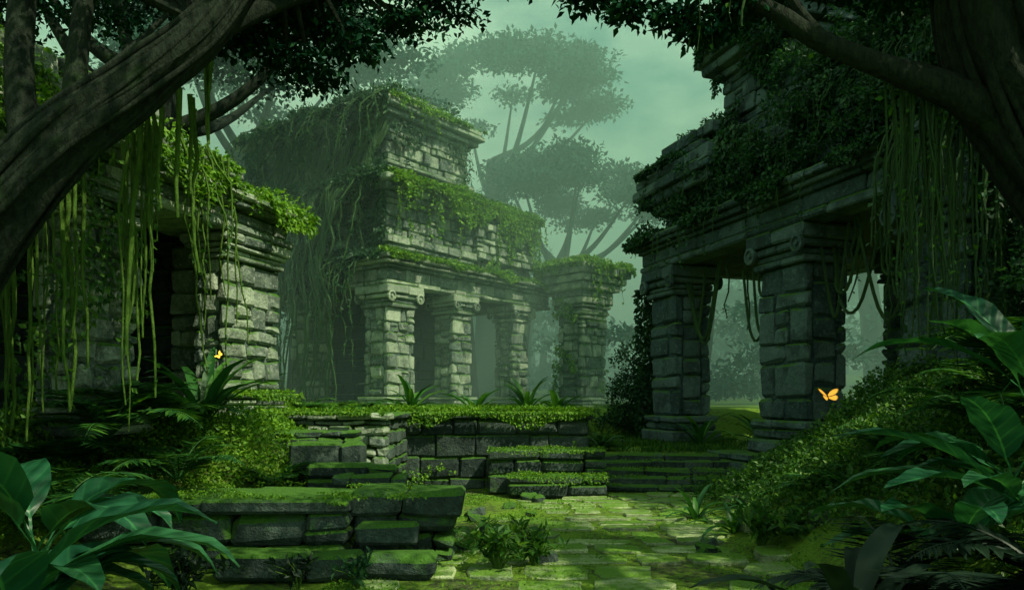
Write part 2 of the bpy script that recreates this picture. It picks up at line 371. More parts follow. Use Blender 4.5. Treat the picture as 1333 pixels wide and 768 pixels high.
edge_moss(am,(-3,.05,6.3),(5,.05,6.1),(0,-1,0),4500,.09,.6,.5,.35,-.4)
hang(at,am,(-1,-.3,5.7),(6.5,-.3,5.7),30,.2,.8,(0,-.1,0),ls=.08,ld=35)
hang(at,al,(-3,-.2,6.1),(4.5,-.2,6.1),34,1.5,4.3,(0,-.25,0),ls=.08,ld=5,r=.022)
ivy(al,(-3,.0,1.5),(5.5,0,0),(0,0,4),(0,-1,0),5500,.1,.05,1.1)
edge_moss(am,(4.4,-.15,2.12),(6.5,-.15,2.12),(0,-1,0),900,.06,.1,.15,.05,-.2)
at.build('hanging_stems',M_vine,E); al.build('ivy_leaves',M_ivy,E); am.build('moss_growth',M_moss,E)

# ---------------------------------------------------------------- stepped temple (centre)
E=empty('stepped_temple',(-4.2,26,0),math.atan2(.8,.6))
s=Acc(); zb=1.6
pier(s,0.15,1.5,.15,1.4,zb,5.95,rowh=.38,bw=.46,base=.5,cap=.75,ov=.22)
pier(s,3.55,4.65,.15,1.2,zb,5.95,rowh=.38,bw=.46,base=.5,cap=.7,ov=.22)
pier(s,7.3,8.4,.15,1.2,zb,5.95,rowh=.38,bw=.46,base=.5,cap=.7,ov=.22)
for yy in(4.4,8.2): pier(s,.15,1.3,yy,yy+1.1,zb,5.95,rowh=.36,bw=.45,base=.5,cap=.7,ov=.2)
z=cornice(s,.1,9.9,.1,9.9,5.95,[(.16,.05),(.42,.0),(.12,.12),(.14,.26),(.16,.36)],bw=1.0)
ring(s,.35,8.9,.35,9.5,6.95,9.3,th=.5,rowh=.36,bw=.5,inset=.09,gap=.03)
courses(s,4.9,8.8,.05,.36,7.5,9.0,rowh=.3,bw=.5,inset=.12,ruin=.5,gap=.03)
cornice(s,.35,4.8,.35,9.5,7.25,[(.15,.1),(.3,.2)],th=.3)
cornice(s,.35,3.6,.35,9.5,9.0,[(.2,.15),(.22,.4),(.25,.55)],th=.5)
cornice(s,3.65,8.9,.4,9.4,9.3,[(.2,.1),(.25,.28)],th=.5)
ring(s,.9,5.3,.9,9.0,9.6,12.0,th=.5,rowh=.35,bw=.5,inset=.1,gap=.03)
cornice(s,.9,5.3,.9,9.0,10.2,[(.12,.12),(.16,.2)],th=.3)
cornice(s,.9,5.3,.9,9.0,11.9,[(.18,.1),(.22,.3),(.2,.5),(.2,.42)],th=.5)
courses(s,1.2,3.6,1.0,2.2,12.7,13.2,rowh=.25,bw=.6,ruin=.8)
courses(s,1.0,2.0,1.6,7.2,12.7,13.1,rowh=.25,bw=.6,along='y',ruin=.8)
s.build('masonry',M_st,E)
s=Acc()
for b_ in((.8,9.0,.8,9.0,6.9,9.3),(1.35,4.9,1.35,8.6,9.3,12.5),(.6,9.4,.6,9.4,6.0,6.6)): block(s,*b_)
courses(s,3.5,9.2,4.2,4.8,zb,6.0,rowh=.45,bw=.9); courses(s,3.5,4.1,4.8,9.2,zb,6.0,rowh=.45,bw=.9,along='y')
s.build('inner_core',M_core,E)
al=Acc();at=Acc();am=Acc()
edge_moss(am,(-.3,-.28,6.97),(10.2,-.28,6.97),(0,-1,0),8000,.11,.5,.22,.2,-.5)
edge_moss(am,(0,-.15,9.68),(4.0,-.15,9.68),(0,-1,0),7500,.12,.6,.9,.3,-.6)
edge_moss(am,(3.9,.1,9.76),(9.2,.1,9.76),(0,-1,0),8500,.12,.6,1.0,.3,-.6)
edge_moss(am,(9.15,.1,9.76),(9.15,4,9.76),(1,0,0),2500,.13,.4,1.0,.3,-.9)
edge_moss(am,(.5,.5,12.72),(5.7,.5,12.72),(0,-1,0),2500,.11,.5,.25,.25,-.1)
hang(at,am,(.2,-.2,9.6),(4.3,-.2,9.6),26,.5,2.4,(0,-.12,0),ls=.12,ld=20)
hang(at,am,(6,.05,9.7),(9.2,.05,9.7),44,.6,2.8,(0,-.12,0),ls=.12,ld=26)
hang(at,am,(.8,.3,12.7),(3,.3,12.7),10,.5,3,(0,-.12,0),ls=.11,ld=14)
ivy(am,(4.8,.0,7.2),(4.0,0,0),(0,0,2.4),(0,-1,0),2200,.12,.25,1.2,seed=2)
ivy(al,(.9,.8,9.7),(4.4,0,0),(0,0,2.4),(0,-1,0),1600,.12,.3,1.0,seed=4)
for (x,y0,y1,z0,z1,c,th) in((.3,.3,9.8,7,9.6,11000,-.25),(.85,.9,9.2,9.6,12.8,11000,-.3),(.05,2.2,10,5.9,7,4200,-.3)):
    ivy(al,(x,y0,z0),(0,y1-y0,0),(0,0,z1-z0),(-1,0,0),c,.15,th,1.0,seed=x)
edge_moss(al,(.5,.4,12.75),(.5,9.4,12.75),(-1,0,0),7000,.15,.6,1.0,.4,-.7)
edge_moss(al,(-.2,0,9.7),(-.2,9.6,9.7),(-1,0,0),6000,.15,.6,.9,.4,-.7)
edge_moss(al,(-.3,0,6.95),(-.3,10,6.95),(-1,0,0),5000,.14,.4,.6,.3,-.6)
hang(at,al,(.3,.6,12.8),(.3,9.2,12.8),44,1,5.5,(-.5,0,0),ls=.13,ld=12,r=.028,sway=.14)
hang(at,al,(-.3,.2,9.7),(-.3,9.6,9.7),44,1,6.5,(-.4,0,0),ls=.13,ld=9,r=.03,sway=.14)
hang(at,al,(-.3,.8,7),(-.3,10,7),44,1,4.5,(-.3,0,0),ls=.13,ld=7,r=.028,sway=.12)
for i in range(40):
    y0=U(.3,6); p=catmull([(.75,y0,12.6-U(0,1)),(.3,y0+U(.2,1.3),10.2),(-.5,y0+U(.8,2.2),9.2),(-.6,y0+U(1.2,3),7.2),(-.7,y0+U(1.5,3.4),4.5),(-.7,y0+U(1.5,3.6),1.8)],24)
    p[:,1]=y0*.4+ (p[:,1])*.75+nse(p,1.5,i)*.25; tube(at,p,np.linspace(.07,.03,24),5)
for k in range(26): clump(al,(U(1,5),U(1,9),12.8+U(0,.3)),(.8,.8,.45),260,.15)
for k in range(16): clump(am,(U(5.5,8.8),U(.6,5),9.8),(.6,.6,.3),160,.13)
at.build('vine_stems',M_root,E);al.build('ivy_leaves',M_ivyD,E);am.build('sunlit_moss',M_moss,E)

# detached pillar
E=empty('ruined_pillar',(3.05,33.2,0),math.atan2(.8,.6)-.15)
s=Acc(); pier(s,-.85,.85,-.7,.7,1.5,6.3,rowh=.4,bw=.55,base=.6,cap=.7,ov=.2,vol=False)
zz=6.3
for h,o in((.3,.2),(.3,.42),(.3,.6),(.45,.75)): courses(s,-.85-o,.85+o,-.7-o,.7+o,zz,zz+h,rowh=1,bw=.9); zz+=h
courses(s,-1.2,.9,-.9,1.0,zz,zz+.35,rowh=.3,bw=.7,ruin=.6)
s.build('masonry',M_st,E)
am=Acc();at=Acc()
for A,B,o in(((-1.6,-1.45,7.66),(1.6,-1.45,7.66),(0,-1,0)),((-1.6,-1.45,7.66),(-1.6,1.4,7.66),(-1,0,0)),((1.6,-1.45,7.66),(1.6,1.4,7.66),(1,0,0))): edge_moss(am,A,B,o,1900,.14,.6,.7,.3,-.6)
hang(at,am,(-1.5,-1.45,7.6),(1.4,-1.45,7.6),12,.5,2.4,(0,-.1,0),ls=.12,ld=14)
ivy(am,(-1,-.8,1.6),(1.9,0,0),(0,0,4.6),(0,-1,0),1600,.13,.4,1.2); ivy(am,(-.95,-.8,1.6),(0,1.6,0),(0,0,4.8),(-1,0,0),2200,.13,.0,1.2)
at.build('stems',M_vine,E);am.build('moss_growth',M_moss,E)

# ---------------------------------------------------------------- columned temple (right)
E=empty('columned_temple',(3.88,22.66,0),math.atan2(-.952,.306))
s=Acc()
P0=.8
for a,b_ in((.15,1.6),(5.35,6.93),(9.45,10.9)):
    pier(s,a,b_,.12,1.3,P0,5.7,rowh=.55,bw=.8,base=.75,cap=.8,ov=.2)
for a in(-.1,4.3,9): pier(s,a,a+1.1,4.6,5.7,P0,5.7,rowh=.45,bw=.6,base=.6,cap=.7,vol=False)
courses(s,-.6,11.6,-.6,-.05,.35,P0+.02,rowh=.25,bw=1.0); 
z=cornice(s,-.1,11.3,0,6,5.7,[(.2,.06),(.34,.0),(.1,.1),(.12,.24),(.16,.36)],bw=1.2)
ring(s,.4,11.2,.5,5.6,z,8.3,th=.5,rowh=.36,bw=.65,inset=.08)
cornice(s,.3,3.2,.35,5.6,7.35,[(.2,.2),(.28,.45),(.3,.6),(.3,.5)],th=.3)
courses(s,.3,3.0,.4,2.2,8.42,9.3,rowh=.3,bw=.6,ruin=.35)
ring(s,2.7,5.8,.9,4.6,8.3,10.5,th=.4,rowh=.34,bw=.55,inset=.08)
cornice(s,2.7,5.8,.9,4.6,10.4,[(.2,.15),(.25,.4),(.3,.55),(.2,.35)],th=.4)
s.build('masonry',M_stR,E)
s=Acc()
for b_ in((.5,11.0,.45,5.7,5.75,6.5),(.85,10.9,.95,5.3,6.4,8.3),(3.1,5.4,1.3,4.3,8.3,11.2),(-.55,11.5,-.04,6.3,.2,P0)): block(s,*b_)
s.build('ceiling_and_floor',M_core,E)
al=Acc();at=Acc();am=Acc()
edge_moss(al,(-.4,-.3,6.62),(11.4,-.3,6.62),(0,-1,0),7000,.11,.5,.3,.3,-.4)
edge_moss(al,(-.4,-.3,6.62),(-.4,5,6.62),(-1,0,0),3000,.12,.4,.7,.3,-.8)
ivy(al,(.3,.4,6.6),(11,0,0),(0,0,2.0),(0,-1,0),26000,.12,-.15,.9,off=.16,seed=1)
ivy(al,(2.6,.8,8.3),(3,0,0),(0,0,2.2),(0,-1,0),4000,.12,.1,1.0,seed=2)
edge_moss(al,(-.2,-.2,8.5),(3.5,-.2,8.5),(0,-1,0),3000,.12,.5,.6,.3,-.4)
edge_moss(al,(2.4,.45,11.32),(6.2,.45,11.32),(0,-1,0),3800,.12,.6,.8,.35,-.6)
for k in range(80):
    x=U(5.6,11.6); clump(al,(x,U(.3,3.5),8.5+U(-.3,1.0)+.25*(x-5.6)*U(0,1)),(.8,.7,.5),300,.12)
for k in range(26): clump(al,(U(.3,3),U(.6,3),9.2+U(-.2,.2)),(.5,.5,.3),200,.11)
for k in range(26): clump(al,(U(2.8,5.6),U(.9,3),11.3+U(-.1,.3)),(.5,.5,.35),220,.11)
for k in range(60):
    x=U(0,11.4); clump(al,(x,U(-.2,.25),6.7+U(0,1.5)),(.4,.25,.35),140,.11)
hang(at,al,(.2,.2,8.5),(11.3,.2,8.5),90,.6,2.6,(0,-.3,0),ls=.11,ld=12)
hang(at,al,(0,-.35,6.6),(11.3,-.35,6.6),30,.3,1.3,(0,-.1,0),ls=.1,ld=9)
hang(at,al,(9.8,-.4,6.7),(11.3,-.4,6.7),22,2.0,4.5,(0,-.3,0),ls=.1,ld=6,r=.025)
hang(at,al,(11.4,-.4,6.7),(11.5,5,6.7),70,2.5,5,(.3,0,0),ls=.1,ld=14,r=.025)
ivy(al,(11.35,0,2),(0,5,0),(0,0,5),(1,0,0),9000,.12,-.6,1.0,seed=9)
for k in range(60): clump(al,(U(11.5,13.0),U(-.6,3),U(2.2,6.5)),(.6,.6,.5),240,.11)
ivy(al,(-.2,-.1,.8),(0,1.5,0),(0,0,4.5),(-1,0,0),4500,.12,-.3,1.0,seed=6); 
for k in range(46):
    t=U(0,1); clump(al,(-.6-1.9*t*U(.3,1),U(-.4,1.8),.9+2.9*(1-t)*U(.5,1)),(.55,.5,.45),200,.11)
for (xa,xb) in((1.7,5.3),(7.0,9.4)):
    for k in range(6):
        a,b_=(xa,xa+U(.5,1.6)) if k%2==0 else (xb-U(.5,1.6),xb)
        d=U(.5,1.9); p=catmull([(a,U(.3,1),5.2),((a*2+b_)/3,.6,5.2-d),((a+2*b_)/3,.6,5.2-d),(b_,.7,5.6)],14); tube(at,p,.035,5)
    for k in range(3):
        x=U(xa+.2,xb-.2); strand(at,al,(x,.7,5.7),U(1,2.2),.03,.12,ls=.1,ld=3)
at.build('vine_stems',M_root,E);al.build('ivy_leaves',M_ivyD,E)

# ---------------------------------------------------------------- terrace, steps, platform
s=Acc(); E=empty('terrace_wall')
courses(s,-5.6,-2.3,14.0,14.5,.7,1.62,rowh=.22,bw=.34,inset=.06,gap=.02); courses(s,-5.7,-2.22,13.93,14.55,1.62,1.76,rowh=1,bw=.8)
s.build('front_masonry',M_st,E); s=Acc()
courses(s,-2.75,-2.3,14.5,17.0,.0,1.6,rowh=.25,bw=.45,along='y'); courses(s,-2.8,-2.22,14.56,16.95,1.6,1.74,rowh=1,bw=.8,along='y')
courses(s,-2.75,1.7,17.0,17.4,.0,1.56,rowh=.38,bw=.8,inset=.05); courses(s,-2.8,1.8,16.93,17.5,1.56,1.72,rowh=1,bw=.9)
courses(s,1.35,1.75,17.5,25,.5,1.6,rowh=.35,bw=.8,along='y')
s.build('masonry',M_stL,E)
al=Acc()
edge_moss(al,(-5.6,13.95,1.78),(-2.3,13.95,1.78),(0,-1,0),3500,.06,.3,.15,.08,-.6)
edge_moss(al,(-2.8,16.95,1.74),(1.75,16.95,1.74),(0,-1,0),5000,.07,.3,.22,.08,-.5)
ivy(al,(-2.7,16.98,0),(4.4,0,0),(0,0,1.6),(0,-1,0),2600,.07,.3,1.5)
al.build('moss_growth',M_moss,E)
s=Acc()
courses(s,-.5,2.0,16.2,16.95,.0,.95,rowh=.34,bw=1.1,inset=.06,bev=.05); courses(s,-.1,1.95,15.6,16.2,.0,.45,rowh=.26,bw=1.0,inset=.06,bev=.05)
for i in range(5): courses(s,1.98 if i>1 else 2.02,5.4+.1*i,16.5+.32*i,16.5+.32*(i+1)+.06,0,.15*(i+1),rowh=.9,bw=1.0,inset=.04)
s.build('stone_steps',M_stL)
al=Acc()
for (a,b_,y,z) in((-.5,2,16.2,.96),(-.1,1.95,15.6,.46)): ivy(al,(a,y,z),(b_-a,0,0),(0,.5,0),(0,0,1),1500,.04,.05,1.8,off=.03); edge_moss(al,(a,y,z),(b_,y,z),(0,-1,0),800,.045,.2,.12,.03,-.1)
for i in range(5): ivy(al,(2.0,16.5+.32*i,.15*(i+1)+.01),(3.4,0,0),(0,.3,0),(0,0,1),700,.035,.25,1.8,off=.02)
al.build('step_moss',M_moss)
s=Acc()
courses(s,-5.1,-1.95,9.0,9.7,.0,.66,rowh=.42,bw=.8,inset=.06,bev=.05,jit=.03); courses(s,-5.15,-1.9,8.95,9.62,.66,.82,rowh=1,bw=1.3,bev=.04)
courses(s,-1.95,-.72,9.35,10.2,.0,.60,rowh=.3,bw=.6,inset=.06,bev=.06,jit=.03); courses(s,-1.98,-.62,9.28,10.3,.6,.88,rowh=1,bw=.75,bev=.05,jit=.03)
courses(s,-5.1,-.75,9.75,10.6,.3,.8,rowh=.6,bw=1.2,inset=.02)
courses(s,-3.3,-.85,8.35,8.93,.0,.3,rowh=.4,bw=.95,inset=.06,bev=.045)
courses(s,-1.85,-1.1,8.95,9.27,.3,.55,rowh=.4,bw=.8)
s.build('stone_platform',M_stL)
al=Acc(); edge_moss(al,(-5.1,9.0,.83),(-1.9,9.0,.83),(0,-1,0),1800,.035,.5,.08,.02,.0); edge_moss(al,(-1.95,9.3,.9),(-.65,9.3,.9),(0,-1,0),700,.035,.5,.08,.02,.0)
ivy(al,(-5.1,9.0,.84),(4.3,0,0),(0,1.5,0),(0,0,1),5000,.035,.1,1.6,off=.02); al.build('platform_moss',M_moss)
s=Acc()
courses(s,-3.4,-2.3,11.6,12.2,.7,1.35,rowh=.3,bw=.5); courses(s,-3.0,-1.7,11.1,11.6,.6,1.05,rowh=.25,bw=.6); courses(s,-2.5,-1.5,10.65,11.1,.5,.95,rowh=.3,bw=.5)
courses(s,-3.9,-2.5,12.3,12.9,1.0,1.5,rowh=.25,bw=.5)
s.build('broken_steps',M_stL)
s=Acc()
for k in range(80):
    x=U(-.8,5);y=U(8,17) 
    if abs(x-(.9+(y-8)*.28))<1.9 and U(0,1)<.9: continue
    w=U(.05,.17); z=float(H(x,y)); block(s,x-w,x+w,y-w*.8,y+w*.8,z-.05,z+w*.9,.05,.04)
s.build('fallen_rubble',M_stL)

# ---------------------------------------------------------------- ground cover
def cover(name,mask,cnt,size,matr,aspect=.6,box=(-9,9,5,20),up=.7,thick=.18,sc_=1.0,th=-.2,seed=0):
    x=U(box[0],box[1],cnt);y=U(box[2],box[3],cnt); k=U(0,1,cnt)<mask(x,y); x=x[k];y=y[k]
    z=H(x,y);P=np.stack([x,y,z],-1); m=nse(P,sc_,seed)+.4*nse(P,sc_*3.3,seed); k=m>th; P=P[k];m=m[k];c=len(P)
    P[:,2]+=thick*U(0,1,c)*(.4+1.2*np.clip(m-th,0,1.2)); D=rng.normal(size=(c,3))*.8; D[:,2]=np.abs(D[:,2])*.6+up-.5
    a=Acc(); leaves(a,P,D,size,aspect,face=np.array([0,-.3,1.])); return a.build(name,matr)
lmask=lambda x,y: SS(-1.6,-3.2,x)*SS(10.2,10.8,y)*(y<13.95)+ (x<-5.2)*(y<14)*.8
rmask=lambda x,y: SS(3.4,4.6,x)*(1-((y>15)&(x>6)))*1.0
cover('creeping_groundcover',lmask,90000,.07,M_moss,box=(-10,-1.4,5,14),thick=.3,th=-.55)
cover('creeping_groundcover',rmask,110000,.075,M_ivy,box=(3,10,5.5,16.5),thick=.35,th=-.6)
cover('moss_patches',lambda x,y:(H(x,y)<.15)*(.12+.85*SS(1.2,3.0,np.abs(x-(.9+(y-8)*.28)))),80000,.035,M_moss,box=(-2,6,7,17),thick=.04,th=-.1,sc_=1.4)
cover('terrace_grass',lambda x,y:((H(x,y)>1.3)&(y>14.4)),50000,.16,M_moss,aspect=.16,box=(-8,1.6,14.4,25),up=1.4,thick=.03,th=-.3)
cover('grass_tufts',lambda x,y:(x>1.8)*(y>18),16000,.16,M_ivy,aspect=.12,box=(1.8,6,18,30),up=1.4,thick=.03,th=0)
# ---------------------------------------------------------------- plants
def bigleaf(acc,base,az,elev,length,width,droop=1.2,pet=.25,fold=.3,n=14):
    base=np.array(base,float); t=np.linspace(0,1,n); e=elev-droop*t**1.5
    d=np.stack([np.cos(e)*math.cos(az),np.cos(e)*math.sin(az),np.sin(e)],1)
    P=base+np.concatenate([[np.zeros(3)],np.cumsum((d[1:]+d[:-1])/2*length/(n-1),axis=0)])
    side=np.array([-math.sin(az),math.cos(az),0.]); up=np.cross(d,side)
    if up[0,2]<0: up=-up
    tt=np.clip((t-pet)/(1-pet),0,1); w=width*.5*np.sin(np.pi*tt**.75)**.75+.012*(t<.97)
    ac=np.array([-1,-.5,0,.5,1]); 
    wav=.05*width*np.sin(t*23+az*3)
    V=P[:,None]+side*(ac[None]*w[:,None])[...,None]+up[:,None]*((np.abs(ac)[None]**1.2*w[:,None]*fold)+np.abs(ac)[None]*wav[:,None])[...,None]
    luv=np.zeros((n,5,3)); luv[...,0]=ac*np.minimum(1,(w/width*2)[:,None]+.02); luv[...,1]=t[:,None]*.7
    i=np.arange(n-1)[:,None]*5+np.arange(4)[None]; F=np.stack([i,i+1,i+6,i+5],-1).reshape(-1,4)
    acc.add(V.reshape(-1,3),[F],U(0,1),luv.reshape(-1,3))
def plant(name,pos,n,length,width,elev=(.7,1.3),droop=1.4,m=None,az=None,pet=.25,fold=.3):
    a=Acc(); x,y=pos[:2]; z=float(H(x,y)) if len(pos)<3 else pos[2]
    for i in range(n):
        A=(i/n*2*math.pi+U(-.4,.4)) if az is None else U(*az)
        bigleaf(a,(x+U(-.05,.05),y+U(-.05,.05),z-.03),A,U(*elev),length*U(.7,1.2),width*U(.8,1.2),droop*U(.8,1.2),pet,fold)
    return a.build(name,m or M_big,smooth=True)
def fern(name,pos,n,length,m=None,elev=(.6,1.2),az=None):
    a=Acc(); x,y=pos[:2]; z=float(H(x,y)) if len(pos)<3 else pos[2]
    for i in range(n):
        A=(i/n*2*math.pi+U(-.3,.3)) if az is None else U(*az); Ln=length*U(.7,1.15); e0=U(*elev); K=26
        t=np.linspace(0,1,K); e=e0-1.5*t**1.4
        d=np.stack([np.cos(e)*math.cos(A),np.cos(e)*math.sin(A),np.sin(e)],1); P=np.array([x,y,z])+np.cumsum(d*Ln/K,axis=0)
        tube(a,P,np.linspace(.012,.003,K)*Ln,4,r=.5)
        side=np.array([-math.sin(A),math.cos(A),0]); prof=Ln*.30*np.sin(np.pi*np.clip(t*.92+.08,0,1)**.8)
        for sg in(-1,1):
            q=slice(3,K); D=side*sg+d[q]*.45+np.array([0,0,-.15])
            for sub in(0,.5):
                leaves(a,P[q]+d[q]*Ln/K*sub,D+rng.normal(size=D.shape)*.05,prof[q]+.01,.17,face=np.array([0,0,1.]),fj=.12,fold=.02)
    return a.build(name,m or M_fern)
plant('banana_plant',(-3.25,4.9,.3),9,1.6,.46,elev=(.7,1.4),droop=2.1)
plant('banana_plant',(-2.75,4.4,.0),8,1.4,.40,elev=(.5,1.2),droop=2.0)
plant('banana_plant',(-3.9,6.3,.7),8,1.7,.40,elev=(.8,1.4),droop=1.9)
plant('banana_plant',(-3.45,5.3,.45),6,1.5,.36,elev=(.7,1.35),droop=2.1,az=(-.9,1.2))
fern('fern',(-5.2,9.9,1.5),11,1.4); fern('fern',(-4.3,9.9,.95),10,1.1); fern('fern',(-3.7,10.5),10,.9); fern('fern',(-6.2,10.2),10,1.5); fern('fern',(-5.0,11.6,1.6),9,1.2);fern('fern',(-4.9,8.3,.8),11,1.2);fern('fern',(-3.5,11.3),9,.8)
fern('fern',(-4.4,7.6,.6),10,1.0); fern('fern',(-2.9,10.9),9,.7); fern('fern',(-5.6,11.2,1.7),11,1.4)
for p,l in(((-4.75,11.8,1.65),1.4),((-5.9,17.5),1.6),((-.9,19.5),1.0),((.4,20.5),1.2),((1.1,18.2),.7),((-2.6,20),1.1),((5.0,20.3),1.3),((6.3,19.2),1.1)):
    plant('agave_plant',p,17,l,.14,elev=(.5,1.45),droop=1.1,m=M_fern,pet=0,fold=.4)
for p in((-4.2,15.5),(-3.4,15.0),(-3.2,16.0),(2.2,19.),(7.6,17)): fern('fern',p,9,.8)
plant('banana_plant',(4.35,6.6,1.3),8,1.5,.34,elev=(.4,1.2),droop=1.2)
plant('banana_plant',(4.6,6.8,2.0),8,1.6,.36,elev=(.6,1.4),droop=1.3)
plant('banana_plant',(3.6,6.2,.8),8,1.25,.28,elev=(.2,1.0),droop=1.1)
plant('banana_plant',(4.3,6.3,1.1),5,1.5,.30,elev=(.3,1.0),droop=1.1,az=(2.4,3.9))
fern('fern',(5.6,8.4,2.2),11,1.5); fern('fern',(4.7,9.2),10,1.1);fern('fern',(6.3,10),10,1.3);fern('fern',(4.2,10.5),9,.8);fern('fern',(5.4,11),9,.9)
fern('fern',(3.6,10.0),9,.8); fern('fern',(4.9,7.9,1.7),11,1.3)
for p in((3.3,11.3),(3.8,12.2),(4.3,9.6),(3.1,12.9)): plant('agave_plant',p,14,.7,.07,elev=(.5,1.4),droop=1.2,m=M_fern,pet=0)
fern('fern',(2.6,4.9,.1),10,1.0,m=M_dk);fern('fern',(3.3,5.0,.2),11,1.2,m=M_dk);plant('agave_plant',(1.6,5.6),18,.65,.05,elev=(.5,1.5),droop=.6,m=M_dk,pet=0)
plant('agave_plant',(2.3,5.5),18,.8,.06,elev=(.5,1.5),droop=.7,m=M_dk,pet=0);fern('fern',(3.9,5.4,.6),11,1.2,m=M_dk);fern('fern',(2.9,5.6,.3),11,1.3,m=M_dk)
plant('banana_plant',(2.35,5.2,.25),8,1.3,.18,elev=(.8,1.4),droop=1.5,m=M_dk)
def shrub(name,pos,r,n,size,m):
    a=Acc();b=Acc();x,y=pos;z=float(H(x,y));e=empty(name,(x,y,z))
    for i in range(n):
        A=U(0,6.28);q=U(.2,1)*r; tip=np.array([math.cos(A)*q,math.sin(A)*q,r*U(.5,1.2)]); p=catmull([(0,0,0),tip*np.array([.35,.35,.7]),tip],8); tube(b,p,np.linspace(.012,.004,8),4)
        k=16; pp=p[rng.integers(3,8,k)]+rng.normal(size=(k,3))*.02; D=nz(rng.normal(size=(k,3)))+np.array([0,0,.4]); leaves(a,pp,D,size,.42,face=np.array([0,0,1.]))
    a.build('leaves',m,e);b.build('stems',M_vine,e)
shrub('broadleaf_shrub',(-.15,8.9),.5,20,.13,M_ivy);shrub('broadleaf_shrub',(.25,9.2),.4,16,.12,M_ivy);shrub('broadleaf_shrub',(-2.2,7.9),.35,10,.1,M_dk);shrub('broadleaf_shrub',(-3.3,7.7),.5,18,.12,M_dk);shrub('broadleaf_shrub',(-1.6,8.0),.3,9,.1,M_ivyD)
shrub('broadleaf_shrub',(3.2,9.9),.5,18,.13,M_ivy)

# ---------------------------------------------------------------- trees
def fgtree(name,trunk,rad,branches,clumps,m_leaf,lsize,nl,wrap=10):
    E=empty(name); b=Acc(); n=60; p=catmull(trunk,n); r=interp1(rad,n); tube(b,p,r,40,.13,seed=trunk[0][0])
    for k in range(wrap):
        ph=U(0,6.28); w=U(-2.,2.); t=np.linspace(0,1,n); Tn=nz(np.gradient(p,axis=0)); A=nz(np.cross(Tn,[0,1,.01])); B=np.cross(Tn,A); th=ph+w*t
        q=p+(A*np.cos(th)[:,None]+B*np.sin(th)[:,None])*(r*U(.95,1.08))[:,None]; tube(b,q,r*U(.06,.16),7,.1,seed=k)
    for pts,ra in branches:
        m_=max(16,len(pts)*7); tube(b,catmull(pts,m_),interp1(ra,m_),14,.08,seed=pts[0][0])
    b.build('trunk_and_limbs',M_bark,E,smooth=True)
    l=Acc(); tw=Acc()
    for c,rd,anchor in clumps:
        if anchor is None: clump(l,c,rd,200,lsize*1.5,droop=.5,shell=.2)
        else:
            clump(l,c,rd,nl,lsize,droop=.5,shell=.25)
            tube(tw,catmull([anchor,(np.array(anchor)+np.array(c))/2+np.array([0,0,.15]),c],8),np.linspace(.05,.015,8),5)
    l.build('crown_leaves',m_leaf,E); tw.build('twigs',M_bark,E); return E
cl=[]
for k in range(20): 
    x=U(-3.0,.2); cl.append(((x,U(8,9.5),6.6+U(-.2,.7)),(.5,.5,.3),(-2.2,7.3,6.3)))
for k in range(22): cl.append(((U(-6.5,-2.6),U(6.5,9),6.3+U(.1,1.3)),(.7,.6,.4),(-3.0,7.3,5.6)))
for k in range(22): cl.append(((U(-5.2,-1.8),U(7.6,10.0),U(7.3,8.2)),(.8,.7,.4),(-2.6,7.4,6.6)))  # unseen clumps above the view, added to shade the near left pier
for c_ in((-3.0,8.2,5.75),(-2.75,8.3,5.9),(-2.4,8.2,5.6),(-2.0,8.4,5.95),(-1.2,8.6,6.2),(-1.7,8.3,5.75),(-2.2,8.4,5.5)): cl.append((c_,(.45,.4,.26),(-2.2,7.3,6.3)))
fgtree('jungle_tree',[(-6.2,6.9,-.3),(-5.8,6.9,1.5),(-5.1,7,3.1),(-4.2,7,4.25),(-3.4,7.1,4.95),(-2.8,7.2,5.55),(-2.3,7.4,6.6)],[.8,.50,.34,.28,.23,.18,.15],
 [([(-4.4,7,4.1),(-4.55,7.1,5.2),(-4.4,7.1,6.8)],[.15,.12,.10]),([(-4.0,7,4.5),(-4.05,7.2,5.4),(-3.85,7.2,6.8)],[.12,.09,.08]),([(-4.9,7,3.4),(-5.1,7.3,4.8),(-5.0,7.3,6.8)],[.16,.13,.1]),([(-3.2,7.1,5.15),(-2.4,7.6,5.9),(-1.4,8.3,6.6),(.2,8.8,7.0)],[.13,.09,.07,.04])],cl,M_can,.085,420,wrap=12)
cl=[]
for k in range(20):
    x=U(.2,4.5); cl.append(((x,U(7.8,8.8),6.8+U(-.25,.8)-.12*abs(x-2)),(.45,.45,.28),(min(4.2,x+.4),8,6.2)))
for c_ in((1.25,8.1,6.05),(1.7,8,5.95),(2.0,8,5.8),(2.3,8,6.0),(.8,8.2,6.25)): cl.append((c_,(.34,.3,.22),(2.4,7.9,6.15)))
for k in range(70): cl.append(((U(-4,8.5),U(-1,6.6),7.6+U(-.6,1.8)),(1.1,1.1,.6),None))  # off-camera crown over and behind the camera, placed to shade the foreground
for k in range(36): cl.append(((U(2.0,9.5),U(.5,5.8),7.6+U(-.6,1.4)),(1.1,1.1,.6),None))  # more unseen clumps added to keep sun off the near path
for k in range(14): cl.append(((U(5,8.5),U(6.6,8.4),7.6+U(-.6,1.8)),(1.0,1.0,.6),(5.5,8,7)))
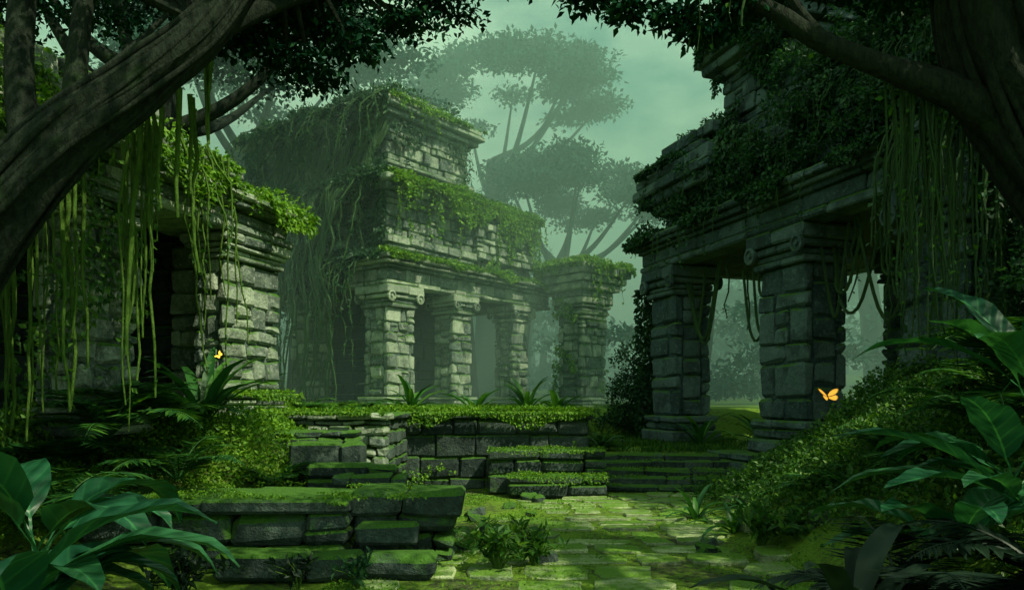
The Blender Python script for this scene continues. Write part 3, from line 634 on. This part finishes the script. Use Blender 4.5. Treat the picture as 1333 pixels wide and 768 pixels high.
fgtree('jungle_tree',[(7.9,8,0),(7.3,8,2.0),(6.5,8,3.5),(5.6,8,4.7),(5.0,8,5.8),(4.7,7.8,7.6)],[1.0,.75,.6,.52,.46,.4],
 [([(5.6,8,4.7),(4.6,8,5.2),(3.9,8,5.45),(3.15,7.95,5.72),(2.67,7.9,6.0),(2.0,7.9,6.2),(1.0,8,6.35)],[.34,.17,.12,.10,.08,.06,.03]),([(3.2,7.95,5.72),(2.9,8,6.2),(2.8,8,7)],[.08,.06,.05]),([(5.2,8,5.4),(5.8,7.8,6.6),(6.4,7.6,8)],[.3,.22,.15]),([(4.7,7.9,6.8),(3,5,7.6),(1,2.5,7.8)],[.3,.2,.1]),([(5.2,7.9,6.4),(6,5,7.4),(7,2.5,7.8)],[.3,.2,.1])],cl,M_can,.09,380,wrap=16)
def liana(name,spots,m=M_vine,leaf=2,r=.03):
    E=empty(name);a=Acc();l=Acc()
    for (x,y,z,Ln,n) in spots:
        for i in range(n): strand(a,l,(x+U(-.14,.14),y+U(-.2,.2),z),Ln*U(.5,1.1),r*U(.35,1.3),.045,ls=.07,ld=leaf)
    a.build('stems',m,E,smooth=True); l.build('leaves',M_ivy,E)
liana('hanging_lianas',[(-3.85,8,5.1,2.9,7),(-3.5,8,5.2,1.7,5),(-4.1,8.2,4.8,3.0,5),(-4.5,8,4.6,2.6,5),(-4.9,8,4.2,2.4,5),(-3.15,8,5.5,.9,3),(-5.4,8.2,3.9,2.2,5)])
liana('hanging_lianas',[(4.35,8.3,5.4,2.5,12),(4.6,8.3,5.3,2.9,10),(4.15,8.3,5.5,1.8,6),(5.0,8.5,5,2.6,8),(1.95,7.95,6.25,.8,3),(2.3,7.9,6.15,.6,3),(3.0,8,5.8,.4,2)],m=M_root,r=.02,leaf=4)
def farree(name,base,top,crown_c,crown_r,nt_,csz,nl,ls,tr=.5,mL=None,flat=.35):
    E=empty(name);b=Acc();l=Acc(); base=np.array(base,float);top=np.array(top,float)
    p=catmull([base,(base+top)/2+U(-.5,.5,3)*np.array([1,1,0]),top],16); tube(b,p,interp1([tr*1.5,tr,tr*.7],16),12,.08)
    for k in range(nt_):
        a=U(0,6.28);q=math.sqrt(U(.05,1)); tip=np.array(crown_c)+np.array([math.cos(a)*q*crown_r[0],math.sin(a)*q*crown_r[1],(1-q*q)*crown_r[2]+U(-.25,.2)*crown_r[2]])
        if k%5==0:
            s0=top-(top-base)*U(0,.2); mid=s0*.5+tip*.5+np.array([0,0,-.12*np.linalg.norm(tip-s0)]); tube(b,catmull([s0,mid,tip],12),np.linspace(tr*.42,tr*.08,12),6)
        clump(l,tip,(csz,csz,csz*flat),nl,ls,droop=.1,shell=.2)
    b.build('trunk_and_limbs',M_bark,E,smooth=True); l.build('crown_leaves',mL or M_far,E)
farree('umbrella_tree',(-2,58,1.5),(-1.4,58,20),(.2,58,24.5),(8,6,3.6),38,2.2,420,.38,tr=.75,flat=.28)
farree('umbrella_tree',(4.5,50,1.5),(2.8,50,11),(3.8,50,14.6),(6,5,3.2),36,1.9,420,.32,tr=.65,flat=.3)
farree('umbrella_tree',(-16,40,1.5),(-14,40,15),(-13,40,18),(8,6,5),40,2.2,380,.33,tr=.6)
farree('umbrella_tree',(24,50,1.5),(22.5,50,17),(22,50,20),(7,6,5),36,2.2,380,.34,tr=.6)
farree('jungle_tree',(16,25,1.5),(15,24,13),(14,24,14.5),(5,5,4),40,1.8,520,.22,tr=.6,mL=M_can)
farree('jungle_tree',(-14,24,1.5),(-11,24,12),(-11,24,14.5),(6,5,4),44,1.8,520,.22,tr=.8,mL=M_can)
farree('jungle_tree',(-12,16,1.5),(-11,16,9),(-10.5,16,10.5),(4.5,4,3),36,1.5,480,.17,tr=.5,mL=M_can)
farree('jungle_tree',(13.5,17,1.5),(12.5,17,10),(11,16,12.5),(4.0,4,3),34,1.5,480,.17,tr=.5,mL=M_can)
E=empty('background_forest'); l=Acc();b=Acc()
for (yy,n,zc,zr,cs,ls,xs) in((44,40,5,3,2.2,.42,34),(64,64,7,6,3.4,.6,48),(90,80,9,8,4.5,.8,66),(120,90,12,11,6,1.1,90)):
    for k in range(n):
        x=U(-xs,xs); gap=math.exp(-((x-yy*.19)/(yy*.12))**2)
        if yy<50 and abs(x-4)<7 and U(0,1)<.7: continue
        z=zc+U(-1,1)*zr-gap*zr*1.0+abs(x-yy*.19)/xs*zr*1.1
        z=max(2.5,z); clump(l,(x,yy+U(-5,5),z),(cs*U(.7,1.3),cs,cs*U(.5,.8)),260,ls,shell=.3)
    for k in range(n//3):
        x=U(-xs,xs); tube(b,catmull([(x,yy+U(-4,4),0),(x+U(-1,1),yy,8),(x+U(-2,2),yy,max(9,zc))],8),np.linspace(.6,.3,8)*cs/5,7)
l.build('foliage',M_far,E); b.build('trunks',M_bark,E)
# ---------------------------------------------------------------- butterflies
def butterfly(name,loc,s,rx,ry,yaw,wc=(.9,.42,.04),em=1.0):
    E=empty(name,loc,yaw); E.rotation_euler=(rx,ry,yaw); E.scale=(s,s,s)
    b=Acc(); tube(b,[(0,-.3,0),(0,-.22,0),(0,0,0),(0,.14,0),(0,.22,0),(0,.3,0)],np.array([.01,.035,.05,.06,.05,.01]),8)
    for sg in(-1,1): tube(b,catmull([(0,.28,0),(sg*.1,.4,.05),(sg*.16,.52,.08)],6),.008,4)
    b.build('body_and_antennae',plain('butterfly_body',(.05,.03,.02)),E,smooth=True)
    fore=np.array([(0,.18),(.25,.42),(.6,.56),(.92,.52),(.98,.40),(.86,.18),(.62,.02),(.3,-.02),(0,0)]); hind=np.array([(0,.02),(.3,-.03),(.6,-.02),(.72,-.2),(.66,-.42),(.48,-.56),(.3,-.5),(.12,-.3),(0,-.16)])
    w=Acc();rm=Acc()
    for sg in(-1,1):
        for q,dz in((fore,0.005),(hind,0)):
            c=q.mean(0); 
            def lift(p): return np.stack([p[:,0]*sg*.88,p[:,1],np.abs(p[:,0])*.5+dz],1)
            k=len(q); inn=c+(q-c)*.84
            V=np.concatenate([lift(inn),lift(c[None])]); w.add(V,[np.array([[i,(i+1)%k,k] for i in range(k)])])
            V=np.concatenate([lift(inn),lift(q)]); rm.add(V,[np.array([[i,(i+1)%k,k+(i+1)%k,k+i] for i in range(1,k-1)])])
    w.build('wings',plain('wing',wc,.5,em),E); rm.build('wing_rims',plain('wing_rim',tuple(c*.45 for c in wc),.5,em*.4),E)  # wings emit their own light to look lit and glowing
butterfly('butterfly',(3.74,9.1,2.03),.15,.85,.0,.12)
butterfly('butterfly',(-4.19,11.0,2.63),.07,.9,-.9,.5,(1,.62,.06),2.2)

# ---------------------------------------------------------------- mist
bpy.ops.mesh.primitive_cube_add(size=1,location=(0,98.5,16)); mb=bpy.context.object; mb.name='mist'; mb.scale=(260,148,44)
m,nt=mat('mist'); mc_=(.60,.99,.88,1)
v=N(nt,'ShaderNodeVolumeScatter'); v.inputs['Color'].default_value=mc_; v.inputs['Density'].default_value=.020; v.inputs['Anisotropy'].default_value=0
va=N(nt,'ShaderNodeVolumeAbsorption'); va.inputs['Color'].default_value=mc_; va.inputs['Density'].default_value=.020
ad=N(nt,'ShaderNodeAddShader'); nt.links.new(v.outputs[0],ad.inputs[0]); nt.links.new(va.outputs[0],ad.inputs[1])
o=N(nt,'ShaderNodeOutputMaterial'); nt.links.new(ad.outputs[0],o.inputs['Volume']); mb.data.materials.append(m)

# ---------------------------------------------------------------- light, sky, camera
el=math.radians(50); sd=Vector((.8*math.cos(el),-.6*math.cos(el),math.sin(el)))
sl=bpy.data.lights.new('sun','SUN'); sl.energy=5; sl.angle=math.radians(.6); sl.color=(1,1,.68)
so=bpy.data.objects.new('sun',sl); sc.collection.objects.link(so); so.rotation_euler=sd.to_track_quat('Z','Y').to_euler()
w=bpy.data.worlds.new('World'); sc.world=w; w.use_nodes=True; nt=w.node_tree; nt.nodes.clear()
sk=N(nt,'ShaderNodeTexSky',sky_type='NISHITA'); sk.sun_disc=False; sk.sun_elevation=el; sk.sun_rotation=math.atan2(.8,-.6)
tc=N(nt,'ShaderNodeTexCoord').outputs['Generated']; mp=N(nt,'ShaderNodeMapping'); mp.inputs['Scale'].default_value=(1,1,2.2); nt.links.new(tc,mp.inputs[0])
cn=noise(nt,mp.outputs[0],3.2,7,.6); cf=ramp(nt,cn,[(.36,(0,0,0)),(.56,(1,1,1))])
c=mix(nt,1.0,sk.outputs[0],(.36,.95,.60),'MULTIPLY'); c=mix(nt,math_(nt,'MULTIPLY',cf,.85),c,(8.6,11.5,7.6))
bg=N(nt,'ShaderNodeBackground'); bg.inputs[1].default_value=.11; nt.links.new(c,bg.inputs[0]); o=N(nt,'ShaderNodeOutputWorld'); nt.links.new(bg.outputs[0],o.inputs[0])
cd=bpy.data.cameras.new('camera'); cam=bpy.data.objects.new('camera',cd); sc.collection.objects.link(cam); cam.location=(0,0,2); cam.rotation_euler=(math.radians(90),0,0)
cd.lens=27; cd.sensor_width=36; cd.shift_y=.102; cd.clip_end=2000; cd.clip_start=.05; sc.camera=cam
sc.view_settings.view_transform='Standard'; sc.view_settings.look='None'; sc.view_settings.exposure=0
